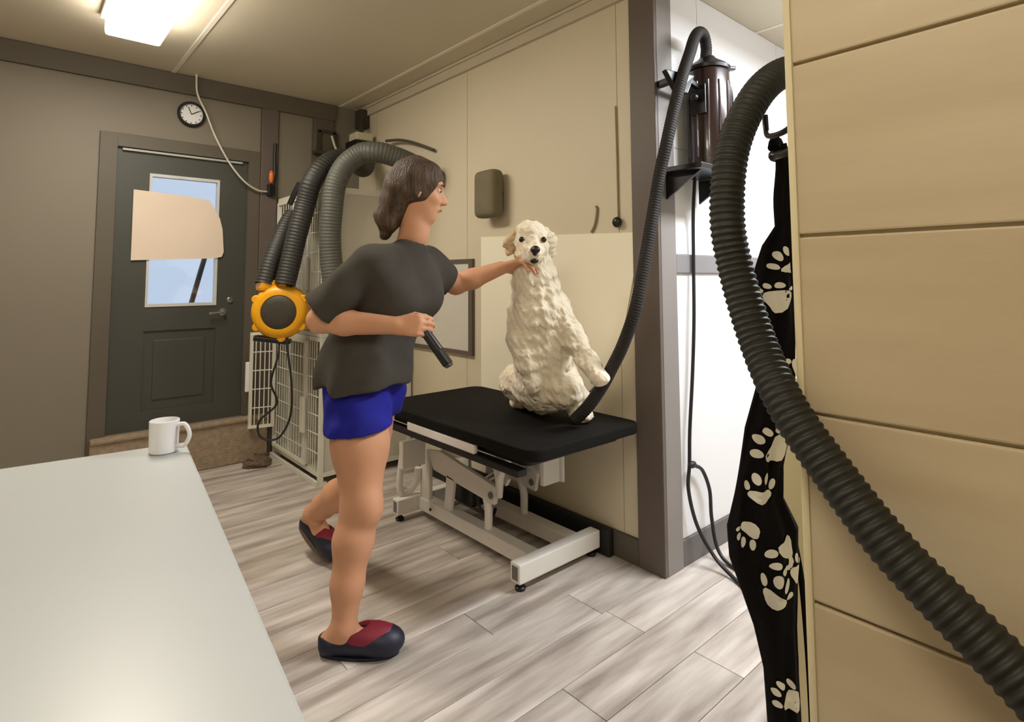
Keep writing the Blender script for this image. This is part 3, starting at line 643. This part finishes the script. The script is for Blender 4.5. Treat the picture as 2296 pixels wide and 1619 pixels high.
s.ell((1.215, 1.975, 1.475), (.078, .078, .055), None, .01, 'sub')
s.build('t_shirt', M_shirt, person, iters=1)
s = SDF((.84, 1.86, .66), (1.38, 2.40, .96), .006)
s.cap((1.045, 2.10, .93), .118, (1.145, 2.165, .93), .118, .05).cap((1.03, 2.085, .84), .126, (1.02, 2.035, .70), .125, .05).cap((1.155, 2.175, .84), .124, (1.165, 2.25, .70), .122, .05)
s.noise(.004, 30, 9).clip((1.0, 2.0, .735), (.10, -.05, -1)).clip((1, 2, .945), (0, 0, 1))
s.build('shorts', M_shorts, person, iters=1)
# hair
s = SDF((1.02, 1.76, 1.38), (1.40, 2.18, 1.84), .005)
s.ell(Hd(-.022, 0, .034), (.108, .092, .110), RH, .02).ell(Hd(-.075, 0, -.03), (.055, .075, .085), RH, .04)
s.cap(Hd(-.085, 0, -.02), .062, Hd(-.108, 0, -.12), .050, .04).cap(Hd(-.108, 0, -.12), .050, Hd(-.105, -.01, -.19), .026, .03)
s.noise(.004, 70, 2)
s.ell(Hd(.115, 0, -.035), (.088, .085, .105), RH, .012, 'sub')
s.build('hair', M_hair, person, iters=1)
for sgn in (-1, 1):
    e = MB().ell(Hd(.068, sgn*.031, .012), (.012, .012, .012), 14, 10).build('eye', mat('eye_white', (196, 184, 172), .2), person, smooth=True)
    MB().ell(Hd(.0775, sgn*.031, .011), (.0055, .0055, .0055), 12, 8).build('iris', M_eye, e, smooth=True)
    MB().tube([Hd(.088, sgn*.014, .034), Hd(.089, sgn*.03, .040), Hd(.078, sgn*.048, .034)], [.0035, .004, .002], 8).build('eyebrow', M_brow, person, smooth=True)
MB().tube([Hd(.082, -.021, -.063), Hd(.0935, -.008, -.060), Hd(.0935, .008, -.060), Hd(.082, .021, -.063)], [.002, .0045, .0045, .002], 8).build('lips', M_lip, person, smooth=True)
# clogs
def clog(A, B_, up, parent, lab):
    A = np.array(A, float); B_ = np.array(B_, float); d = nrm(B_-A); u = nrm(np.array(up)-np.dot(up, d)*d); w = np.cross(u, d); Ln = np.linalg.norm(B_-A)
    P = lambda a, c, e=0: A+d*a*Ln+u*c+w*e
    R = np.array([d, w, u]); lo = np.minimum(A, B_)-.12; hi = np.maximum(A, B_)+.12; hi[2] = max(hi[2], A[2]+.16); lo[2] = min(A[2], B_[2])-.03
    s = SDF(lo, hi, .004)
    s.cap(P(.15, .024), .039, P(.80, .022), .046, .03).ell(P(.66, .040), (.10, .050, .040), R, .03).ell(P(.82, .030), (.062, .054, .032), R, .03).cap(P(.07, .05), .018, P(.12, .03), .030, .03)
    s.ell(P(.27, .100), (.098, .036, .074), R, .008, 'sub').clip(P(.5, 0), -u)
    o = s.build('clog', M_shoe, parent, iters=1); o['label'] = lab
    s = SDF(lo, hi, .004); s.ell(P(.63, .044), (.108, .0535, .0475), R, .02).cap(P(.47, .090), .010, P(.55, .080), .014, .02)
    s.ell(P(.27, .100), (.098, .039, .074), R, .008, 'sub').clip(P(.5, .040), -u).clip(P(.90, .06), d)
    s.build('clog_top', M_shoer, o, iters=1)
    pr = []
    for k in range(28):
        a = 2*math.pi*k/28; x_ = .5+.49*math.cos(a); wd = .042+.014*max(0, (x_-.35)) if math.sin(a) else .04
        pr.append(P(x_, 0, (wd+.008*x_)*math.sin(a)))
    MB().prism(pr, -u*.010 if lab.startswith('n') else -u*.014).build('sole', M_sole if not lab.startswith('n') else M_shoe, o, smooth=True)
clog((.868, 2.018, .011), (1.085, 1.838, .011), (0, 0, 1), person, 'navy clog with crimson top')
clog((1.108, 2.805, .135), (1.172, 2.585, .022), (.06, .46, .89), person, 'dark clog with raised heel')
# held brush
t = thing('grooming_brush', 'black handled grooming tool held in the person\'s hand', 'brush', TB)
MB().tube([TA+td*.0, TA+td*.03, TA+td*.10, TA+td*.155], [.014, .017, .018, .019], 16).build('handle', M_blackp, t, smooth=True)
MB().bar(TA+td*.150, TA+td*.215, .046, .026).build('head', M_blackp, t, bevel=.006)
hb = MB().bar(TA+td*.20, TA+td*.222, .040, .018).build('blade', mat('dull_steel', (90, 86, 80), .4, .8), t, bevel=.002)

# ================================================================== DOG
cd = nrm((-.66, -.75, 0)); rd = nrm((.75, -.66, 0)); up = np.array((0, 0, 1.))      # towards the front of the dog, its left side, up
DH = np.array((1.745, 1.862, 1.465))
fd = nrm(cd*.93+rd*.10-up*.22); ld = nrm(np.cross(up, fd)); ud = np.cross(fd, ld); RD = np.array([fd, ld, ud])
def D_(a, b_, c): return DH+fd*a+ld*b_+ud*c
g = SDF((1.50, 1.50, .655), (2.15, 2.36, 1.62), .006)
g.chain([(1.765, 1.875, 1.40), (1.79, 1.885, 1.29), (1.825, 1.895, 1.15), (1.86, 1.905, 1.00), (1.885, 1.92, .86)], [.078, .092, .120, .122, .130], .06)
g.ell((1.90, 1.94, .80), (.14, .15, .12), None, .06)
g.ell(D_(-.01, 0, .01), (.085, .080, .080), RD, .03).ell(D_(.02, 0, -.03), (.075, .072, .055), RD, .03).ell(D_(.085, 0, -.03), (.062, .040, .036), RD, .025).ell(D_(.075, 0, -.055), (.05, .034, .022), RD, .02)
# fore legs: one reaching down to the right, one hanging at the front
g.chain([(1.86, 1.825, 1.16), (1.878, 1.735, 1.04), (1.882, 1.655, .945), (1.872, 1.60, .897)], [.060, .046, .039, .034], .04).ell((1.862, 1.572, .886), (.040, .040, .032), None, .02)
g.chain([(1.775, 1.955, 1.15), (1.725, 1.925, 1.03), (1.735, 1.885, .93), (1.76, 1.875, .86)], [.062, .048, .040, .036], .04).ell((1.752, 1.862, .835), (.036, .036, .04), None, .02)
# hind legs
g.chain([(1.92, 1.88, .82), (1.90, 1.80, .80), (1.975, 1.79, .745), (1.965, 1.775, .69)], [.105, .07, .045, .036], .04).ell((1.945, 1.757, .69), (.055, .05, .032), None, .02)
g.chain([(1.91, 2.02, .82), (1.87, 2.10, .80), (1.97, 2.16, .745), (1.965, 2.155, .69)], [.105, .075, .045, .038], .04).ell((1.935, 2.14, .69), (.06, .05, .032), None, .02)
g.chain([(1.97, 2.02, .76), (2.03, 2.08, .72), (2.06, 2.17, .70)], [.04, .035, .022], .03)
g.noise(.004, 60, 4).noise(.0035, 150, 8).clip((0, 0, .6605), (0, 0, -1))
dog = tag(g.build('dog', M_fur, loc=(1.88, 1.92, .66), iters=1), 'cream fluffy dog held upright on the black tabletop', 'dog'); del g
for sgn in (-1, 1):
    MB().ell(D_(.062, sgn*.048, .018), (.013, .013, .013), 14, 10).build('eye', M_eye, dog, smooth=True)
    s = SDF(D_(-.03, sgn*.09, -.03)-.11, D_(-.03, sgn*.09, -.03)+.11, .005)
    s.chain([D_(-.01, sgn*.068, .04), D_(-.005, sgn*.088, .0), D_(.0, sgn*.094, -.045)], [.022, .026, .020], .02).noise(.006, 90, 6)
    s.build('ear', M_fur2 if sgn < 0 else M_fur, dog, iters=1)
MB().ell(D_(.143, 0, -.012), (.018, .024, .018), 16, 10).ell(D_(.138, 0, -.026), (.012, .010, .014), 12, 8).build('nose', M_nose, dog, smooth=True)
MB().ell(D_(.124, 0, -.062), (.018, .020, .014), 14, 8).build('mouth', M_nose, dog, smooth=True)

# ================================================================== ALCOVE: WALL DRYER
t = thing('mounted_dryer', 'dark brown cylinder dryer mounted on white alcove wall', 'dryer', (2.49, 1.40, 1.80))
tc = (2.49, 1.405, 1.80)
MB().lathe(tc, (0, 0, 1), [(0, .086), (.012, .098), (.05, .099), (.47, .099), (.485, .095)], 36).build('tank', M_tank, t, smooth=True)
for k in range(7):
    a = math.radians(150+30*k); c = Vector((tc[0]+.099*math.cos(a), tc[1]+.099*math.sin(a), 0))
    MB().tube([(c.x, c.y, 1.86), (c.x, c.y, 2.22)], .006, 8).build('tank_rib', M_tank, t, smooth=True)
MB().lathe((2.49, 1.405, 2.285), (0, 0, 1), [(0, .104), (.015, .106), (.03, .09), (.06, .045), (.075, .034)], 32).build('lid', M_blackp, t, smooth=True)
MB().bar((2.52, 1.40, 2.315), (2.63, 1.34, 2.32), .03, .018).build('lid_handle', M_blackp, t, bevel=.005)
MB().tube(spline([(2.60, 1.36, 2.26), (2.63, 1.36, 2.18), (2.66, 1.38, 2.08)], 5), .010, 8).build('side_cord', M_cable, t, smooth=True)
MB().box(2.385, 2.405, 1.36, 1.44, 2.06, 2.20).build('clamp', M_blackp, t, bevel=.004)
ribp = [(2.475, 1.405, 2.34), (2.477, 1.40, 2.40), (2.45, 1.395, 2.45), (2.39, 1.385, 2.45), (2.33, 1.375, 2.40), (2.27, 1.365, 2.31), (2.20, 1.365, 2.18), (2.165, 1.385, 2.04), (2.13, 1.40, 1.90), (2.115, 1.43, 1.76), (2.09, 1.445, 1.62), (2.05, 1.455, 1.45), (2.01, 1.462, 1.30), (1.975, 1.475, 1.16), (1.95, 1.520, 1.02), (1.935, 1.570, .92), (1.92, 1.605, .85), (1.885, 1.655, .76), (1.85, 1.71, .69)]
tag(ribbed(ribp, .0265, .0010, .012, n=14, per=4).build('dryer_hose', M_dhose, smooth=True), 'long dark brown dryer hose hanging from wall dryer down to table', 'hose')
t = thing('bracket_shelf', 'black bracket shelf beneath the brown wall dryer', 'shelf', (2.42, 1.40, 1.75))
MB().box(2.215, 2.60, 1.29, 1.50, 1.775, 1.799).build('shelf_board', M_blackp, t, bevel=.004)
for xx in (2.26, 2.54): MB().prism([(xx, 1.498, 1.774), (xx, 1.32, 1.774), (xx, 1.498, 1.66)], (.012, 0, 0)).build('shelf_bracket', M_blackp, t)
t = thing('hose_holder', 'black forked hose holder on the corner post', 'holder', (2.20, 1.42, 2.10))
MB().bar((2.225, 1.499, 2.19), (2.20, 1.37, 2.19), .03, .03).build('holder_arm', M_blackp, t, bevel=.004)
MB().prism([(2.13, 1.40, 2.215), (2.30, 1.36, 2.215), (2.24, 1.36, 2.12), (2.19, 1.38, 2.12)], (.012, .03, 0)).build('holder_cup', M_blackp, t, bevel=.004)
MB().bar((2.28, 1.39, 2.20), (2.392, 1.40, 2.19), .02, .02).build('holder_link', M_blackp, t)
MB().ell((2.36, 1.40, 2.135), (.018, .018, .018)).build('holder_knob', M_blackp, t, smooth=True)
cp = [(2.46, 1.47, 1.774), (2.463, 1.485, 1.6), (2.462, 1.49, 1.348), (2.445, 1.485, 1.1), (2.425, 1.488, .85), (2.39, 1.488, .60), (2.38, 1.488, .45), (2.362, 1.485, .34), (2.40, 1.47, .18), (2.42, 1.40, .06), (2.40, 1.30, .012), (2.33, 1.19, .012), (2.20, 1.04, .012)]
tag(MB().tube(spline(cp, 6), .0085, 8).build('power_cord', M_cable, smooth=True), 'black power cord running straight down white panel to the floor', 'cord')
cp = [(2.381, 1.486, .45), (2.42, 1.484, .435), (2.48, 1.482, .40), (2.53, 1.478, .30), (2.53, 1.472, .18), (2.515, 1.44, .06), (2.50, 1.38, .012), (2.47, 1.28, .012), (2.41, 1.16, .012), (2.3, 1.0, .012)]
c2 = tag(MB().tube(spline(cp, 6), .0085, 8).build('power_cord', M_cable, smooth=True), 'shorter black cord looping right from the knot to floor', 'cord')
tag(MB().ell((2.388, 1.478, .448), (.026, .016, .016)).build('cable_tie', M_cable, smooth=True), 'black knot joining both cords on the white panel', 'cable tie')

# ================================================================== NEAR PARTITION: HOSE, HOOK, APRON
hp = [(1.34, .05, 1.02), (1.36, .18, 1.30), (1.33, .34, 1.54), (1.255, .43, 1.665), (1.175, .452, 1.705), (1.10, .468, 1.69), (1.02, .482, 1.63), (.962, .498, 1.53), (.938, .50, 1.412), (.936, .487, 1.318), (.919, .445, 1.20), (.884, .385, 1.107), (.868, .318, 1.029), (.850, .245, .958), (.838, .15, .885), (.82, .02, .79), (.80, -.25, .62), (.78, -.55, .30), (.74, -.80, .06), (.70, -1.1, .032)]
tag(ribbed(hp, .0285, .0015, .0115, n=22, per=6).build('vacuum_hose', M_hose, smooth=True), 'thick olive-black ribbed hose looping around tan partition edge', 'hose')
t = thing('coat_hook', 'black double coat hook on the tan partition end', 'hook', (1.02, .42, 1.50))
MB().box(.985, 1.035, NY+.0005, NY+.008, 1.50, 1.64).build('hook_plate', M_blackp, t, bevel=.003)
MB().tube(spline([(1.01, NY+.006, 1.585), (1.03, .43, 1.562), (1.065, .478, 1.565), (1.083, .492, 1.585), (1.084, .494, 1.612)], 6), .0055, 10).build('hook_arm', M_blackp, t, smooth=True)
MB().tube(spline([(1.01, NY+.006, 1.53), (1.05, .44, 1.525), (1.082, .478, 1.530)], 6), [.008]*12+[.012], 10).build('hook_peg', M_blackp, t, smooth=True)
# apron: a hanging, gathered cloth with real folds
AC = [(1.108, .482, 1.40), (1.116, .496, 1.362), (1.124, .506, 1.31), (1.126, .509, 1.276), (1.132, .511, 1.189), (1.137, .516, 1.084), (1.128, .532, 1.006), (1.121, .544, .937), (1.12, .551, .876), (1.129, .548, .815), (1.135, .549, .754), (1.145, .546, .693), (1.155, .543, .624), (1.168, .541, .537), (1.178, .542, .433), (1.182, .542, .36)]
AW = [.010, .028, .040, .043, .040, .037, .043, .041, .046, .068, .066, .054, .041, .033, .032, .030]
AD = [.010, .016, .022, .024, .024, .024, .026, .026, .030, .036, .036, .032, .028, .024, .024, .022]
AP = np.array([list(p) for p in AC]); RX = np.array((.75, -.66, 0)); RY = np.array((-.66, -.75, 0))
def ap(u, th, off=0.0):
    u = min(max(u, 0), len(AC)-1.001); i = int(u); t_ = u-i; t_ = t_*t_*(3-2*t_)*.5+t_*.5
    c = AP[i]*(1-t_)+AP[i+1]*t_; w_ = AW[i]*(1-t_)+AW[i+1]*t_; d_ = AD[i]*(1-t_)+AD[i+1]*t_
    fo = 1+.22*math.sin(5*th+.7*u)+.16*math.sin(9*th-1.1*u)
    return c+RX*(w_*math.cos(th)*(1+.04*math.sin(3*th+u))+off*math.cos(th))+RY*(d_*math.sin(th)*fo+off*math.sin(th))
nu, nt = 90, 48; V = [ap((len(AC)-1.001)*i/nu, 2*math.pi*j/nt) for i in range(nu+1) for j in range(nt)]
Fq = [(i*nt+j, i*nt+(j+1) % nt, (i+1)*nt+(j+1) % nt, (i+1)*nt+j) for i in range(nu) for j in range(nt)]+[tuple(range(nt))[::-1], tuple(nu*nt+j for j in range(nt))]
t = thing('apron', 'black apron with ivory paw prints hanging bunched by tan partition', 'apron', (1.13, .53, .36))
MB().add(V, Fq).build('apron_cloth', M_apron, t, smooth=True)
MB().tube(spline([(1.085, .480, 1.545), (1.098, .481, 1.56), (1.108, .476, 1.52), (1.106, .482, 1.45), (1.112, .484, 1.39), (1.118, .490, 1.35)], 5), .011, 10).build('neck_strap', M_apron, t, smooth=True)
MB().tube(spline([(1.104, .474, 1.555), (1.118, .470, 1.50), (1.116, .474, 1.42), (1.125, .476, 1.37), (1.135, .485, 1.30)], 5), .010, 10).build('neck_strap', M_apron, t, smooth=True)
for pts in ([(1.185, .515, .80), (1.195, .505, .70), (1.20, .50, .55), (1.205, .50, .40)], [(1.19, .53, .66), (1.20, .525, .55), (1.195, .53, .43)]):
    MB().tube(spline(pts, 6), .006, 8).build('tie_string', M_apron, t, smooth=True)
def paw(u0, th0, sc, rot, toes=(0, 1, 2, 3)):
    mb = MB()
    def blob(cx, cy, rx, ry, ang, heart=False):
        n = 18; ring = []
        for ring_r in (1, .5):
            for k in range(n):
                a = 2*math.pi*k/n; r_ = ring_r*(1+(.16*math.sin(3*a+math.pi/2*0) if heart else 0))
                x = rx*r_*math.cos(a); y = ry*r_*math.sin(a); x, y = x*math.cos(ang)-y*math.sin(ang)+cx, x*math.sin(ang)+y*math.cos(ang)+cy
                x, y = x*math.cos(rot)-y*math.sin(rot), x*math.sin(rot)+y*math.cos(rot)
                i = int(u0); seg = abs(AP[min(i+1, len(AP)-1)][2]-AP[i][2])+1e-3; w_ = AW[i]
                ring.append(ap(u0-y*sc/seg, th0-x*sc/w_, .0028))
        c0 = ap(u0-((cx*math.sin(rot)+cy*math.cos(rot))*sc)/seg, th0-((cx*math.cos(rot)-cy*math.sin(rot))*sc)/w_, .003)
        F = [(k, (k+1) % n, n+(k+1) % n, n+k) for k in range(n)]+[(n+k, n+(k+1) % n, 2*n) for k in range(n)]
        mb.add(ring+[c0], F)
    blob(0, -.25, .52, .42, 0, True)
    tp_ = ((-.62, .32, .15, .26, .5), (-.22, .66, .17, .28, .15), (.25, .66, .17, .28, -.15), (.62, .30, .15, .26, -.5))
    for k in toes: cx, cy, rx, ry, an = tp_[k]; blob(cx, cy, rx, ry, an)
    return mb.build('paw_print', M_paw, t, smooth=True)
for u0, th0, sc, rot in ((3.1, 1.72, .050, .15), (1.7, 1.0, .034, .6), (6.4, 1.45, .046, .9), (7.7, 1.75, .034, .1), (9.0, 2.2, .036, 2.4), (9.6, 1.2, .042, 2.6), (10.2, .75, .036, .2), (10.9, 1.6, .044, -.5), (13.4, 1.5, .036, .9), (4.6, .9, .03, 2.0)):
    paw(u0, th0, sc, rot)
tag(MB().box(1.315, 1.455, .50, .62, 0, .945).box(1.305, 1.465, .49, .63, .945, .965).build('half_post', M_creambd, bevel=.005), 'cream half-height post behind the paw-print apron', 'post')
tag(MB().tube(spline([(.985, NY+.012, 1.46), (.99, NY+.02, 1.2), (.98, NY+.018, .9), (.972, NY+.014, .6), (.975, NY+.012, .25), (.99, NY+.03, .012), (1.06, .5, .012)], 6), .005, 8).build('brown_cable', mat('brown_thin_cord', (66, 48, 26), .6), smooth=True), 'thin brown cord hanging down the tan partition edge', 'cord')

# ================================================================== FOREGROUND COUNTER
ed = np.array((.465-.304, 2.115-.737)); ed /= np.linalg.norm(ed); nl = np.array((-ed[1], ed[0]))
c0 = np.array((.304, .737))-ed*.95; c1 = np.array((.465, 2.115))+ed*.12
P4 = [c0, c1, c1+nl*.95, c0+nl*.95]
t = thing('counter', 'pale grey laminate counter in the near left foreground', 'counter', (-.05, 1.1, 0))
MB().prism([(p[0], p[1], .715) for p in P4], (0, 0, .035)).build('countertop', M_counter, t, bevel=.006)
Q4 = [c0+ed*.05+nl*.05, c1-ed*.05+nl*.05, c1-ed*.05+nl*.90, c0+ed*.05+nl*.90]
MB().prism([(p[0], p[1], .08) for p in Q4], (0, 0, .634)).build('cabinet_body', M_cabinet, t)
MB().prism([(p[0], p[1], 0) for p in [Q4[0]+nl*.05+ed*.03, Q4[1]+nl*.05-ed*.03, Q4[2]-nl*.05-ed*.03, Q4[3]-nl*.05+ed*.03]], (0, 0, .08)).build('toe_kick', M_black, t)
mc = np.array((.398, 2.150))
t = thing('white_mug', 'white mug with loop handle at far end of counter', 'mug', (mc[0], mc[1], .75))
MB().lathe((mc[0], mc[1], .7505), (0, 0, 1), [(0, .036), (.004, .041), (.10, .043), (.102, .041), (.098, .039), (.012, .036), (.010, .01)], 28).build('mug_body', M_white, t, smooth=True)
hd = Vector((.75, -.66, 0))
MB().tube(spline([Vector((*mc, .835))+hd*.039, Vector((*mc, .838))+hd*.066, Vector((*mc, .805))+hd*.082, Vector((*mc, .772))+hd*.066, Vector((*mc, .772))+hd*.038], 6), .0065, 10).build('mug_handle', M_white, t, smooth=True)
